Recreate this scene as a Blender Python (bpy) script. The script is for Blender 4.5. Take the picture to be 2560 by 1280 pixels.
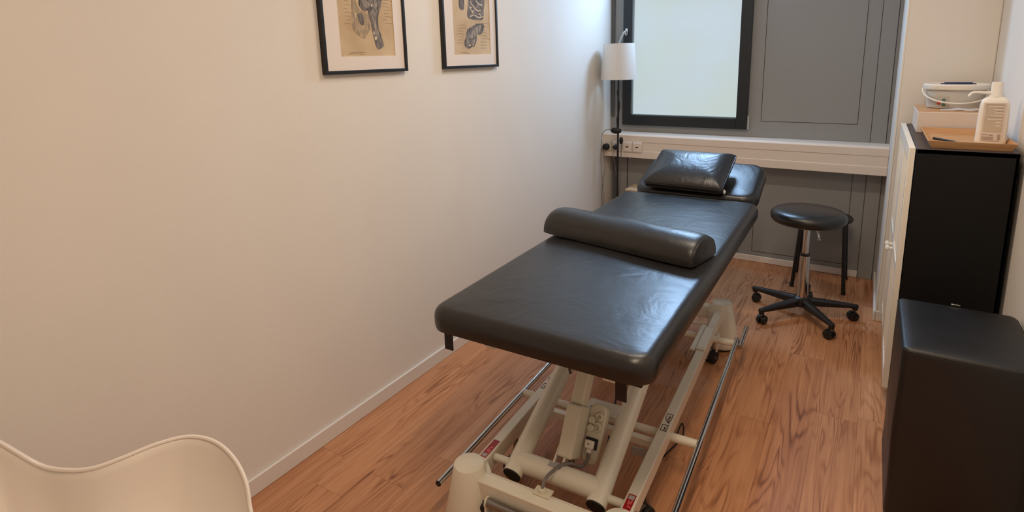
import bpy, bmesh, math, random
from math import pi, sin, cos, radians as R_
from mathutils import Vector, Matrix, noise
random.seed(4)
for o in list(bpy.data.objects): bpy.data.objects.remove(o)
S = bpy.context.scene
COL = S.collection
V = Vector

# ------------------------------------------------------------------ camera
cd = bpy.data.cameras.new('camera'); cam = bpy.data.objects.new('camera', cd); COL.objects.link(cam)
cd.sensor_width = 36; cd.sensor_fit = 'HORIZONTAL'; cd.lens = 1420.62 * 36 / 2560
cd.shift_x = -0.0032; cd.shift_y = -0.0818; cd.clip_start = .02
r, u, f = V((.849, .5279, -.0253)), V((-.0837, .1815, .9798)), V((-.5218, .8297, -.1983))
f.normalize(); r = (r - f * r.dot(f)).normalized(); u = r.cross(f)
M = Matrix((r, u, -f)).transposed().to_4x4(); M.translation = V((1.75, 0, 1.5))
cam.matrix_world = M
S.camera = cam

# ------------------------------------------------------------------ light and exposure
S.view_settings.view_transform = 'Standard'; S.view_settings.look = 'None'
S.view_settings.gamma = 1; S.view_settings.use_curve_mapping = False
S.view_settings.exposure = 0.08
w = bpy.data.worlds.new('sky'); S.world = w; w.use_nodes = True
w.node_tree.nodes['Background'].inputs[0].default_value = (.75, .88, 1, 1)
w.node_tree.nodes['Background'].inputs[1].default_value = 1.0

def area(name, loc, target, sx, sy, power, col):
    l = bpy.data.lights.new(name, 'AREA'); l.shape = 'RECTANGLE'; l.size = sx; l.size_y = sy
    l.energy = power; l.color = col
    o = bpy.data.objects.new(name, l); COL.objects.link(o); o.location = loc
    o.rotation_euler = (V(target) - V(loc)).to_track_quat('-Z', 'Y').to_euler()
    return o
# daylight entering through the upper part of the window, above the picture's edge
area('window_daylight', (.70, 4.215, 2.22), (.85, 2.6, .7), .46, .36, 25, (.42, .66, 1.0))
# warm ceiling lamp of the room, over the camera's end
area('ceiling_lamp_and_fill', (1.62, .70, 2.56), (1.55, .70, 0), .9, .12, 17.5, (1.0, .79, .57))
area('ceiling_lamp_and_fill', (1.20, 2.20, 2.56), (1.20, 2.20, 0), .9, .12, 15.5, (1.0, .84, .68))  # added warm fill, not a lamp of the room; brightens the far half

# ------------------------------------------------------------------ materials
def srgb(r, g, b):
    f_ = lambda c: (c / 255 / 12.92) if c / 255 <= .04045 else ((c / 255 + .055) / 1.055) ** 2.4
    return (f_(r), f_(g), f_(b), 1)
def nodes(name):
    m = bpy.data.materials.new(name); m.use_nodes = True
    nt = m.node_tree; return m, nt, nt.nodes['Principled BSDF']
def mat(name, col, rough=.5, metal=0., var=.04, nscale=8, bump=0., bscale=200, coat=0., spec=.5, emit=0., trans=0., sub=0.):
    m, nt, b = nodes(name)
    tc = nt.nodes.new('ShaderNodeTexCoord')
    n = nt.nodes.new('ShaderNodeTexNoise'); n.inputs['Scale'].default_value = nscale; n.inputs['Detail'].default_value = 4
    nt.links.new(tc.outputs['Object'], n.inputs['Vector'])
    rp = nt.nodes.new('ShaderNodeValToRGB')
    a = [max(0, c * (1 - var)) for c in col[:3]] + [1]; c2 = [min(1, c * (1 + var)) for c in col[:3]] + [1]
    rp.color_ramp.elements[0].position = .3; rp.color_ramp.elements[1].position = .7
    rp.color_ramp.elements[0].color = a; rp.color_ramp.elements[1].color = c2
    nt.links.new(n.outputs['Fac'], rp.inputs[0]); nt.links.new(rp.outputs[0], b.inputs['Base Color'])
    b.inputs['Roughness'].default_value = rough; b.inputs['Metallic'].default_value = metal
    b.inputs['Specular IOR Level'].default_value = spec
    b.inputs['Coat Weight'].default_value = coat
    if trans: b.inputs['Transmission Weight'].default_value = trans
    if sub:
        b.inputs['Subsurface Weight'].default_value = sub; b.inputs['Subsurface Radius'].default_value = (.02, .015, .01)
    if bump:
        n2 = nt.nodes.new('ShaderNodeTexNoise'); n2.inputs['Scale'].default_value = bscale; n2.inputs['Detail'].default_value = 3
        nt.links.new(tc.outputs['Object'], n2.inputs['Vector'])
        bp = nt.nodes.new('ShaderNodeBump'); bp.inputs['Strength'].default_value = bump; bp.inputs['Distance'].default_value = .002
        nt.links.new(n2.outputs['Fac'], bp.inputs['Height']); nt.links.new(bp.outputs[0], b.inputs['Normal'])
    if emit:
        b.inputs['Emission Color'].default_value = col; b.inputs['Emission Strength'].default_value = emit
    return m

def leather(name, col, rough=.36, wr=.35, scale=7, spec=.5):
    m, nt, b = nodes(name)
    L = nt.links.new
    tc = nt.nodes.new('ShaderNodeTexCoord')
    n = nt.nodes.new('ShaderNodeTexNoise'); n.inputs['Scale'].default_value = scale; n.inputs['Detail'].default_value = 6
    n.inputs['Distortion'].default_value = 1.4
    n2 = nt.nodes.new('ShaderNodeTexVoronoi'); n2.inputs['Scale'].default_value = 420
    n3 = nt.nodes.new('ShaderNodeTexNoise'); n3.inputs['Scale'].default_value = 5; n3.inputs['Detail'].default_value = 4
    for x in (n, n2, n3): L(tc.outputs['Object'], x.inputs['Vector'])
    b1 = nt.nodes.new('ShaderNodeBump'); b1.inputs['Strength'].default_value = wr; b1.inputs['Distance'].default_value = .012
    b2 = nt.nodes.new('ShaderNodeBump'); b2.inputs['Strength'].default_value = .18; b2.inputs['Distance'].default_value = .0006
    L(n.outputs['Fac'], b1.inputs['Height']); L(n2.outputs['Distance'], b2.inputs['Height'])
    L(b1.outputs[0], b2.inputs['Normal']); L(b2.outputs[0], b.inputs['Normal'])
    mr = nt.nodes.new('ShaderNodeMapRange'); mr.inputs['To Min'].default_value = rough - .06; mr.inputs['To Max'].default_value = rough + .08
    L(n3.outputs['Fac'], mr.inputs['Value']); L(mr.outputs[0], b.inputs['Roughness'])
    b.inputs['Base Color'].default_value = col; b.inputs['Specular IOR Level'].default_value = spec
    return m

def wood(name, c1, c2, scale=1., rough=.45, axis=0):
    m, nt, b = nodes(name); L = nt.links.new
    tc = nt.nodes.new('ShaderNodeTexCoord'); mp = nt.nodes.new('ShaderNodeMapping')
    s = [60 * scale] * 3; s[axis] = 4 * scale
    mp.inputs['Scale'].default_value = s
    n = nt.nodes.new('ShaderNodeTexNoise'); n.inputs['Scale'].default_value = 1; n.inputs['Detail'].default_value = 5
    rp = nt.nodes.new('ShaderNodeValToRGB'); rp.color_ramp.elements[0].color = c1; rp.color_ramp.elements[1].color = c2
    rp.color_ramp.elements[0].position = .3; rp.color_ramp.elements[1].position = .7
    L(tc.outputs['Object'], mp.inputs[0]); L(mp.outputs[0], n.inputs['Vector']); L(n.outputs['Fac'], rp.inputs[0])
    L(rp.outputs[0], b.inputs['Base Color']); b.inputs['Roughness'].default_value = rough
    return m

def floor_mat():
    m, nt, b = nodes('oak_plank_vinyl'); L = nt.links.new; N = nt.nodes.new
    tc = N('ShaderNodeTexCoord')
    sx = N('ShaderNodeSeparateXYZ'); L(tc.outputs['Object'], sx.inputs[0])
    def math_(op, a, bb=None, c=None):
        n = N('ShaderNodeMath'); n.operation = op
        for i, x in enumerate((a, bb, c)):
            if x is None: continue
            if isinstance(x, (int, float)): n.inputs[i].default_value = x
            else: L(x, n.inputs[i])
        return n.outputs[0]
    PW, PL = .152, 1.22
    px = math_('DIVIDE', math_('ADD', sx.outputs[0], 5.03), PW)
    row = math_('FLOOR', px); fx = math_('FRACT', px)
    wn = N('ShaderNodeTexWhiteNoise'); wn.noise_dimensions = '1D'; L(row, wn.inputs['W'])
    py = math_('ADD', math_('DIVIDE', sx.outputs[1], PL), math_('MULTIPLY', wn.outputs['Value'], 7.3))
    col = math_('FLOOR', py); fy = math_('FRACT', py)
    cb = N('ShaderNodeCombineXYZ'); L(row, cb.inputs[0]); L(col, cb.inputs[1])
    wn2 = N('ShaderNodeTexWhiteNoise'); wn2.noise_dimensions = '2D'; L(cb.outputs[0], wn2.inputs['Vector'])
    rnd = wn2.outputs['Value']
    # coordinates, stretched along the plank, offset for each plank
    def coords(kx, ky):
        c = N('ShaderNodeCombineXYZ')
        L(math_('ADD', math_('MULTIPLY', sx.outputs[0], kx), math_('MULTIPLY', rnd, 37.)), c.inputs[0])
        L(math_('ADD', math_('MULTIPLY', sx.outputs[1], ky), math_('MULTIPLY', rnd, 91.)), c.inputs[1])
        return c.outputs[0]
    def nz(vec, det, dis=0., rough=.55):
        n = N('ShaderNodeTexNoise'); n.inputs['Scale'].default_value = 1; n.inputs['Detail'].default_value = det
        n.inputs['Distortion'].default_value = dis; n.inputs['Roughness'].default_value = rough
        L(vec, n.inputs['Vector']); return n.outputs['Fac']
    field = nz(coords(7.5, .75), 2.5, .3)
    rings = math_('SINE', math_('MULTIPLY', field, 125.))
    rings = math_('POWER', math_('MULTIPLY_ADD', rings, .5, .5), 3.2)
    mask = nz(coords(8, 1.6), 2)
    mask = N('ShaderNodeMapRange').outputs[0] if False else math_('MAXIMUM', math_('MULTIPLY', math_('SUBTRACT', mask, .42), 3.2), 0.)
    mask = math_('MINIMUM', mask, 1.)
    rings = math_('MULTIPLY', rings, mask)
    fine = nz(coords(170, 3.), 4)
    med = nz(coords(44, 1.2), 5, .4)
    big = nz(coords(5, .8), 3)
    # knots: rare dark spots
    vo = N('ShaderNodeTexVoronoi'); vo.inputs['Scale'].default_value = 1; L(coords(5.0, 1.5), vo.inputs['Vector'])
    knot = math_('MAXIMUM', math_('SUBTRACT', 1., math_('MULTIPLY', vo.outputs['Distance'], 7.)), 0.)
    t = math_('MULTIPLY', rings, .62)
    t = math_('ADD', t, math_('MULTIPLY', math_('SUBTRACT', fine, .5), .6))
    t = math_('ADD', t, math_('MULTIPLY', math_('SUBTRACT', med, .45), .55))
    t = math_('ADD', t, math_('MULTIPLY', math_('SUBTRACT', big, .5), .5))
    t = math_('ADD', t, math_('MULTIPLY', math_('SUBTRACT', rnd, .5), .22))
    t = math_('ADD', t, math_('MULTIPLY', knot, .45))
    t = math_('ADD', t, .40)
    rp = N('ShaderNodeValToRGB'); e = rp.color_ramp.elements
    e[0].position = 0.; e[0].color = srgb(214, 160, 118); e[1].position = 1.; e[1].color = srgb(116, 70, 42)
    k = e.new(.35); k.color = srgb(194, 137, 96); k = e.new(.65); k.color = srgb(166, 110, 73)
    L(t, rp.inputs[0])
    # seams
    dx = math_('MULTIPLY', math_('SUBTRACT', .5, math_('ABSOLUTE', math_('SUBTRACT', fx, .5))), PW)
    dy = math_('MULTIPLY', math_('SUBTRACT', .5, math_('ABSOLUTE', math_('SUBTRACT', fy, .5))), PL)
    d = math_('MINIMUM', dx, dy)
    seam = math_('LESS_THAN', d, .0009)
    mx = N('ShaderNodeMix'); mx.data_type = 'RGBA'; L(math_('MULTIPLY', seam, .4), mx.inputs['Factor'])
    L(rp.outputs[0], mx.inputs['A']); mx.inputs['B'].default_value = srgb(70, 40, 26)
    L(mx.outputs['Result'], b.inputs['Base Color'])
    L(math_('MULTIPLY_ADD', fine, .16, .30), b.inputs['Roughness'])
    bp = N('ShaderNodeBump'); bp.inputs['Strength'].default_value = .25; bp.inputs['Distance'].default_value = .001
    L(math_('SUBTRACT', fine, math_('MULTIPLY', seam, 2.)), bp.inputs['Height']); L(bp.outputs[0], b.inputs['Normal'])
    b.inputs['Specular IOR Level'].default_value = .45
    return m

M_floor = floor_mat()
M_wall = mat('white_plaster', srgb(230, 223, 213), .85, var=.015, nscale=3, bump=.1, bscale=320)
M_ceil = mat('white_ceiling', srgb(235, 232, 226), .9, var=.01)
M_base = mat('white_painted_skirting', srgb(226, 218, 208), .35, var=.01)
M_panel = mat('grey_metal_panel', srgb(146, 145, 142), .5, var=.015, nscale=2)
M_groove = mat('black_gasket', srgb(36, 30, 32), .7)
M_frame = mat('black_window_frame', srgb(28, 33, 36), .4, var=.03)
M_glassedge = mat('grey_window_rebate', srgb(120, 132, 134), .4)
M_duct = mat('cream_metal_duct', srgb(229, 215, 201), .38, var=.01)
M_leath = leather('black_leatherette', srgb(24, 22, 21), .33, .2, 7, .6)
M_leath2 = leather('black_wrinkled_leatherette', srgb(26, 24, 23), .34, .26, 13, .7)
M_leath3 = leather('black_cube_leatherette', srgb(14, 13, 13), .44, .1, 8, .6)
M_steelw = mat('cream_white_powder_coat', srgb(226, 219, 202), .28, var=.012, coat=.3)
M_plw = mat('cream_plastic', srgb(214, 206, 184), .45, var=.01)
M_grey = mat('light_grey_label', srgb(170, 166, 165), .5)
M_chrome = mat('chrome', srgb(205, 203, 200), .14, 1., var=.02)
M_steel = mat('brushed_steel', srgb(150, 146, 142), .28, 1., var=.05)
M_blackpl = mat('black_plastic', srgb(26, 25, 26), .38, var=.05)
M_rub = mat('black_rubber', srgb(18, 17, 17), .6)
M_blackm = mat('black_lacquered_metal', srgb(16, 15, 16), .35)
M_cab = mat('black_brown_cabinet_board', srgb(9, 8, 8), .6, spec=.3, var=.12, nscale=20)
M_cabtop = mat('dark_brown_cabinet_top', srgb(58, 47, 44), .45, var=.08, nscale=20)
M_white = mat('white_lacquer', srgb(236, 229, 215), .35, var=.01)
M_shell = mat('white_moulded_plastic', srgb(232, 220, 208), .38, var=.008, coat=.1)
M_shade = mat('white_lamp_shade', srgb(226, 221, 214), .8, var=.02, nscale=60, sub=0)
M_paper = mat('white_mat_board', srgb(232, 219, 208), .8, var=.01)
M_plast = mat('white_plastic', srgb(236, 229, 216), .35, var=.01)
M_trans = mat('milky_translucent_plastic', srgb(226, 220, 208), .3, var=.02, trans=.25)
M_blue = mat('dark_blue_clip', srgb(26, 36, 84), .4)
M_red = mat('red_sticker', srgb(158, 22, 32), .4)
M_pink = mat('pale_red_print', srgb(214, 110, 108), .4)
M_dot1 = mat('red_dot', srgb(196, 60, 62), .5); M_dot2 = mat('green_dot', srgb(86, 112, 96), .5)
M_ink = mat('brown_grey_print', srgb(92, 80, 72), .6, var=.1)
M_inkl = mat('grey_text_print', srgb(168, 152, 134), .6)
M_labelbg = mat('beige_label', srgb(196, 178, 156), .5)
M_cable = mat('grey_cable', srgb(118, 112, 106), .5)
M_bamb = wood('bamboo', srgb(186, 136, 90), srgb(206, 160, 112), 1., .42, 0)
M_pine = wood('pale_wood', srgb(206, 176, 140), srgb(220, 194, 160), .6, .55, 2)
M_boxw = mat('white_washed_box', srgb(216, 200, 186), .55, var=.02)
M_tissue = mat('white_tissue', srgb(244, 240, 236), .9)

def pane_mat():
    m, nt, b = nodes('frosted_glass_daylight'); L = nt.links.new
    tc = nt.nodes.new('ShaderNodeTexCoord')
    n = nt.nodes.new('ShaderNodeTexNoise'); n.inputs['Scale'].default_value = 2.2; n.inputs['Detail'].default_value = 3
    L(tc.outputs['Object'], n.inputs['Vector'])
    rp = nt.nodes.new('ShaderNodeValToRGB')
    rp.color_ramp.elements[0].position = .35; rp.color_ramp.elements[1].position = .68
    rp.color_ramp.elements[0].color = srgb(190, 206, 216); rp.color_ramp.elements[1].color = srgb(189, 204, 200)
    L(n.outputs['Fac'], rp.inputs[0])
    L(rp.outputs[0], b.inputs['Emission Color']); b.inputs['Emission Strength'].default_value = .88
    b.inputs['Base Color'].default_value = (.12, .13, .13, 1); b.inputs['Roughness'].default_value = .35
    return m
M_pane = pane_mat()

def print_mat(name, seed):
    m, nt, b = nodes(name); L = nt.links.new
    tc = nt.nodes.new('ShaderNodeTexCoord')
    n = nt.nodes.new('ShaderNodeTexNoise'); n.inputs['Scale'].default_value = 7; n.inputs['Detail'].default_value = 5
    L(tc.outputs['Object'], n.inputs['Vector'])
    rp = nt.nodes.new('ShaderNodeValToRGB')
    rp.color_ramp.elements[0].color = srgb(186, 156, 116); rp.color_ramp.elements[1].color = srgb(214, 190, 152)
    rp.color_ramp.elements[0].position = .3; rp.color_ramp.elements[1].position = .7
    L(n.outputs['Fac'], rp.inputs[0]); L(rp.outputs[0], b.inputs['Base Color']); b.inputs['Roughness'].default_value = .7
    return m
M_print = print_mat('aged_paper', 1)
def sketch_mat(name, a, c, sc):
    m, nt, b = nodes(name); L = nt.links.new
    tc = nt.nodes.new('ShaderNodeTexCoord'); mp = nt.nodes.new('ShaderNodeMapping'); mp.inputs['Scale'].default_value = (1, 95, sc); mp.inputs['Rotation'].default_value = (.3, 0, 0)
    n = nt.nodes.new('ShaderNodeTexNoise'); n.inputs['Scale'].default_value = 1; n.inputs['Detail'].default_value = 5; n.inputs['Distortion'].default_value = .5
    L(tc.outputs['Object'], mp.inputs[0]); L(mp.outputs[0], n.inputs['Vector'])
    rp = nt.nodes.new('ShaderNodeValToRGB'); rp.color_ramp.elements[0].color = a; rp.color_ramp.elements[1].color = c
    rp.color_ramp.elements[0].position = .34; rp.color_ramp.elements[1].position = .66
    L(n.outputs['Fac'], rp.inputs[0]); L(rp.outputs[0], b.inputs['Base Color']); b.inputs['Roughness'].default_value = .8
    return m
M_sk = sketch_mat('dark_pencil_shading', srgb(66, 60, 60), srgb(142, 130, 120), 30)
M_skl2 = sketch_mat('mid_pencil_shading', srgb(104, 96, 92), srgb(176, 162, 144), 30)
M_skl = sketch_mat('light_pencil_shading', srgb(136, 118, 96), srgb(186, 162, 128), 26)

# ------------------------------------------------------------------ mesh helpers
def new(): return bmesh.new()
def box(bm, a, b, rot=None, at=None):
    a, b = V(a), V(b); vs = []
    for x in (a.x, b.x):
        for y in (a.y, b.y):
            for z in (a.z, b.z): vs.append(V((x, y, z)))
    if rot is not None:
        c = V(at) if at is not None else (a + b) / 2
        vs = [rot @ (v - c) + c for v in vs]
    q = [bm.verts.new(v) for v in vs]
    for f_ in ((0, 1, 3, 2), (4, 6, 7, 5), (0, 4, 5, 1), (2, 3, 7, 6), (0, 2, 6, 4), (1, 5, 7, 3)): bm.faces.new([q[i] for i in f_])
def ring(bm, c, x, y, r, n, ry=None):
    ry = r if ry is None else ry
    return [bm.verts.new(c + x * (r * cos(2 * pi * i / n)) + y * (ry * sin(2 * pi * i / n))) for i in range(n)]
def bridge(bm, A, B):
    n = len(A)
    for i in range(n): bm.faces.new((A[i], A[(i + 1) % n], B[(i + 1) % n], B[i]))
def cyl(bm, a, b, r1, r2=None, n=24):
    r2 = r1 if r2 is None else r2
    a, b = V(a), V(b); d = (b - a).normalized()
    x = d.orthogonal().normalized(); y = d.cross(x)
    A = ring(bm, a, x, y, r1, n); B = ring(bm, b, x, y, r2, n)
    bridge(bm, A, B); bm.faces.new(A[::-1]); bm.faces.new(B)
def lathe(bm, prof, c=(0, 0, 0), n=32, sx=1., sy=1.):
    c = V(c); prev = None
    for (r_, z) in prof:
        if r_ < 1e-6:
            cur = [bm.verts.new(c + V((0, 0, z)))]
        else: cur = [bm.verts.new(c + V((r_ * cos(2 * pi * i / n) * sx, r_ * sin(2 * pi * i / n) * sy, z))) for i in range(n)]
        if prev:
            if len(prev) == 1 and len(cur) > 1:
                for i in range(n): bm.faces.new((prev[0], cur[(i + 1) % n], cur[i]))
            elif len(cur) == 1 and len(prev) > 1:
                for i in range(n): bm.faces.new((prev[i], prev[(i + 1) % n], cur[0]))
            elif len(cur) > 1: bridge(bm, prev, cur)
        prev = cur
def smooth_path(pts, k=6):
    pts = [V(p) for p in pts]; out = []
    for i in range(len(pts) - 1):
        p0 = pts[max(i - 1, 0)]; p1 = pts[i]; p2 = pts[i + 1]; p3 = pts[min(i + 2, len(pts) - 1)]
        for j in range(k):
            t = j / k
            out.append(.5 * ((2 * p1) + (p2 - p0) * t + (2 * p0 - 5 * p1 + 4 * p2 - p3) * t * t + (3 * p1 - p0 - 3 * p2 + p3) * t ** 3))
    out.append(pts[-1]); return out
def tube(bm, pts, r_, n=10, smooth=True, k=6):
    P = smooth_path(pts, k) if smooth else [V(p) for p in pts]
    prev = None; x = None
    for i, p in enumerate(P):
        d = (P[min(i + 1, len(P) - 1)] - P[max(i - 1, 0)]).normalized()
        x = d.orthogonal().normalized() if x is None else (x - d * x.dot(d)).normalized()
        y = d.cross(x)
        rr = r_(i / (len(P) - 1)) if callable(r_) else r_
        cur = ring(bm, p, x, y, rr, n)
        if prev: bridge(bm, prev, cur)
        else: bm.faces.new(cur[::-1])
        prev = cur
    bm.faces.new(prev)
def rrect(hx, hy, r_, k=6):
    r_ = max(min(r_, hx - 1e-4, hy - 1e-4), 1e-4); out = []
    for (cx, cy, a0) in ((hx - r_, hy - r_, 0), (-hx + r_, hy - r_, pi / 2), (-hx + r_, -hy + r_, pi), (hx - r_, -hy + r_, 1.5 * pi)):
        for j in range(k + 1):
            a = a0 + j / k * pi / 2; out.append((cx + r_ * cos(a), cy + r_ * sin(a)))
    return out
def cushion(bm, hx, hy, r_, prof, k=8, T=None, warp=None):
    """prof: list of (inset, z) from the underside rim up over the top"""
    prev = None
    T = T or (lambda v: v)
    for (ins, z) in prof:
        pts = rrect(hx - ins, hy - ins, max(r_ - ins, .012), k)
        cur = []
        for (x, y) in pts:
            v = V((x, y, z))
            if warp: v = warp(v)
            cur.append(bm.verts.new(T(v)))
        if prev: bridge(bm, prev, cur)
        else: bm.faces.new(cur[::-1])
        prev = cur
    bm.faces.new(prev)
def roundprof(h, e, inset0=.0, crown=.0, steps=5, maxin=.3):
    p = [(e * .6 + inset0, 0), (inset0 + .1 * e, .18 * e), (inset0, e * .6), (0, h * .5)]
    for j in range(steps + 1):
        a = j / steps * pi / 2
        p.append((e * (1 - cos(a)), h - e + e * sin(a)))
    for t in (.15, .35, .6, 1.):
        p.append((e + t * (maxin - e), h + crown * (1 - (1 - t) ** 2)))
    return p
def extrude_poly(bm, pts, d, T=None):
    """pts: 3-D outline, d: offset vector"""
    d = V(d); A = [bm.verts.new(V(p)) for p in pts]; B = [bm.verts.new(V(p) + d) for p in pts]
    bridge(bm, A, B); bm.faces.new(A[::-1]); bm.faces.new(B)

def obj(name, bm, m, parent=None, smooth=True, bevel=0., seg=2, angle=40, loc=None, sub=0, label=None, kind=None, world=False):
    bmesh.ops.recalc_face_normals(bm, faces=bm.faces)
    me = bpy.data.meshes.new(name); 
    if smooth:
        for f_ in bm.faces: f_.smooth = True
    bm.to_mesh(me); bm.free()
    me.materials.append(m)
    o = bpy.data.objects.new(name, me); COL.objects.link(o)
    if parent: o.parent = parent
    if loc is not None: o.location = loc
    if bevel:
        b = o.modifiers.new('bevel', 'BEVEL'); b.width = bevel; b.segments = seg; b.limit_method = 'ANGLE'; b.angle_limit = R_(35)
    if sub:
        s = o.modifiers.new('sub', 'SUBSURF'); s.levels = sub; s.render_levels = sub
    if smooth:
        try: me.set_sharp_from_angle(angle=R_(angle))
        except Exception: pass
    if label: o['label'] = label
    if kind: o['kind'] = kind
    return o
def thing(name, label, cat, loc=(0, 0, 0), rz=0., group=None):
    o = bpy.data.objects.new(name, None); COL.objects.link(o); o.empty_display_size = .05
    o.location = loc; o.rotation_euler = (0, 0, rz); o['label'] = label; o['category'] = cat
    if group: o['group'] = group
    return o
def tag(o, label, cat, group=None):
    o['label'] = label; o['category'] = cat
    if group: o['group'] = group
    return o
def B(name, a, b, m, parent=None, bevel=0., **k):
    bm = new(); box(bm, a, b); return obj(name, bm, m, parent, bevel=bevel, **k)
def struct(name, bm, m, bevel=0.): return obj(name, bm, m, None, bevel=bevel, kind='structure')

# ------------------------------------------------------------------ the room
D, W, H, F = 4.234, 2.24, 2.6, -1.1
bm = new(); box(bm, (-.1, F - .1, -.05), (W + .1, D + .1, 0)); struct('floor', bm, M_floor)
bm = new(); box(bm, (-.1, F - .1, H), (W + .1, D + .1, H + .05)); struct('ceiling', bm, M_ceil)
bm = new(); box(bm, (-.1, F - .1, 0), (0, D + .1, H)); struct('wall_left', bm, M_wall)
bm = new(); box(bm, (W, F - .1, 0), (W + .1, D + .1, H)); struct('wall_right', bm, M_wall)
bm = new(); box(bm, (0, F - .1, 0), (W, F, H)); struct('wall_front', bm, M_wall)
# masonry pier that closes the corner behind the cabinet
bm = new(); box(bm, (1.868, 3.57, 0), (W, D, H)); struct('wall_pier', bm, M_wall, .006)
# back wall of grey metal panels, with the window opening cut out
WX0, WX1, WZ0 = .106, 1.024, .962
WZ1 = 2.46
bm = new()
box(bm, (0, D, 0), (WX0, D + .08, H)); box(bm, (WX0, D, 0), (WX1, D + .08, WZ0)); box(bm, (WX0, D, WZ1), (WX1, D + .08, H)); box(bm, (WX1, D, 0), (1.87, D + .08, H))
struct('wall_back', bm, M_panel)
def dashes(bm, p, q, wd=.004):
    p, q = V(p), V(q); d = (q - p).normalized(); s = V((0, 0, 1)) if abs(d.z) < .5 else V((1, 0, 0))
    a = p - s * wd / 2; b = q + s * wd / 2
    box(bm, (min(a.x, b.x), D - .0012, min(a.z, b.z)), (max(a.x, b.x), D + .002, max(a.z, b.z)))
bm = new()
for p, q in (((1.11, 0, 1.023), (1.686, 0, 1.023)), ((1.11, 0, 1.023), (1.11, 0, 2.55)), ((1.686, 0, 1.023), (1.686, 0, 2.55)),
             ((1.10, 0, .078), (1.686, 0, .078)), ((1.10, 0, .078), (1.10, 0, .73)), ((1.686, 0, .078), (1.686, 0, .73)),
             ((1.006, 0, .05), (1.006, 0, .73)), ((.144, 0, .05), (.144, 0, .73)), ((1.763, 0, .0), (1.763, 0, 2.6)), ((1.849, 0, 0), (1.849, 0, 2.6))):
    dashes(bm, p, q, .006 if p[0] == .144 else (.0028 if p[0] < 1.75 else .0022))
struct('trim_1', bm, M_groove)
# narrow dark cover strip beside the left wall
bm = new(); box(bm, (.008, D - .012, 1.02), (.030, D, 2.6)); box(bm, (.020, D - .008, 0), (.052, D, .73)); struct('trim_2', bm, mat('dark_grey_strip', srgb(92, 92, 92), .5), .002)
# slim vertical post of the facade at the right
bm = new(); box(bm, (1.766, D - .008, 0), (1.846, D, 2.6)); struct('trim_3', bm, M_panel, .002)
# corner bead of the pier
bm = new(); box(bm, (1.866, 3.566, .055), (1.874, 3.574, 2.6)); struct('trim_4', bm, M_white, .002)
# skirtings
def skirt(name, a, b, m=M_base, bev=.003): 
    bm = new(); box(bm, a, b); return struct(name, bm, m, bev)
skirt('baseboard_left', (0, F, 0), (.012, D, .066))
skirt('baseboard_back', (.14, D - .012, 0), (1.763, D, .047), bev=.005)
skirt('baseboard_pier', (1.869, 3.558, 0), (W, 3.57, .058))
skirt('baseboard_pier_side', (1.856, 3.558, 0), (1.868, D, .058))
skirt('baseboard_right', (W - .012, F, 0), (W, 3.56, .058))

# window
t = bpy.data.objects.new('window_1', None); COL.objects.link(t); t['kind'] = 'structure'; t.location = (WX0, D, WZ0)
def wb(name, segs, m, bev=.003, **k):
    bm = new()
    for a, b in segs: box(bm, V(a) - t.location, V(b) - t.location)
    return obj(name, bm, m, t, bevel=bev, **k)
G0, G1, GZ = .166, .950, 1.038
wb('window_frame', [((WX0, D - .03, WZ0), (G0, D + .05, WZ1)), ((G1, D - .03, WZ0), (WX1, D + .05, WZ1)),
                    ((G0, D - .03, WZ0), (G1, D + .05, GZ)), ((G0, D - .03, WZ1 - .06), (G1, D + .05, WZ1)), ((G0, D - .02, 1.96), (G1, D + .05, 2.005))], M_frame)
wb('glazing_bead', [((G0, D - .012, GZ), (G0 + .012, D + .03, 1.96)), ((G0, D - .012, GZ), (G1, D + .03, GZ + .006))], M_glassedge, .001)
wb('glass_pane', [((G0 + .004, D + .012, GZ), (G1, D + .02, 1.96))], M_pane, 0)
wb('hinge_cover', [((WX1 + .0, D - .022, WZ0 + .0), (WX1 + .012, D - .002, WZ0 + .098))], mat('light_grey_hinge', srgb(176, 176, 172), .4), .002)
bm = new()
lathe(bm, [(0, 0), (.013, 0), (.013, .008), (.011, .011), (0, .011)], n=24, sy=2.2)
for v in bm.verts: v.co = V((v.co.x, -v.co.z, v.co.y)) + V((.134, D - .03, 1.665)) - t.location
o_ = obj('handle_rosette', bm, M_chrome, t)
bm = new(); q = [V(p) - t.location for p in ((.134, D - .035, 1.665), (.134, D - .075, 1.665), (.126, D - .083, 1.650), (.098, D - .083, 1.585), (.080, D - .083, 1.53))]
tube(bm, q, .0085, 12); obj('window_handle', bm, mat('satin_aluminium', srgb(200, 200, 200), .3, .9), t)

# cable trunking along the back wall
t = thing('cable_trunking', 'cream metal cable trunking running along the grey back wall under the window', 'trunking', (0.001, 4.08, .728))
bm = new()
pr = [(0, 0), (0, .052), (.004, .056), (.004, .118), (0, .122), (0, .168), (.012, .181), (.152, .181), (.152, 0)]
extrude_poly(bm, [(0, y, z) for y, z in pr], (1.866, 0, 0)); obj('duct_body', bm, M_duct, t, smooth=False, bevel=.0015)
def socket(x, cutouts=False, nm='data_socket'):
    s = B(nm, (x - .037, -.010, .043), (x + .037, .004, .121), M_plw if not cutouts else M_duct, t, .003)
    B('socket_frame', (x - .030, -.0125, .050), (x + .030, -.009, .114), M_duct, s, .002)
    if cutouts: B('port', (x - .011, -.0135, .079), (x + .011, -.011, .087), M_groove, s)
    else:
        bm = new(); cyl(bm, (x, -.0126, .081), (x, -.0135, .081), .019); obj('contact_well', bm, M_grey, s)
socket(.035, nm='power_socket'); socket(.112, nm='power_socket'); socket(.2, True); socket(.277, True)

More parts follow.
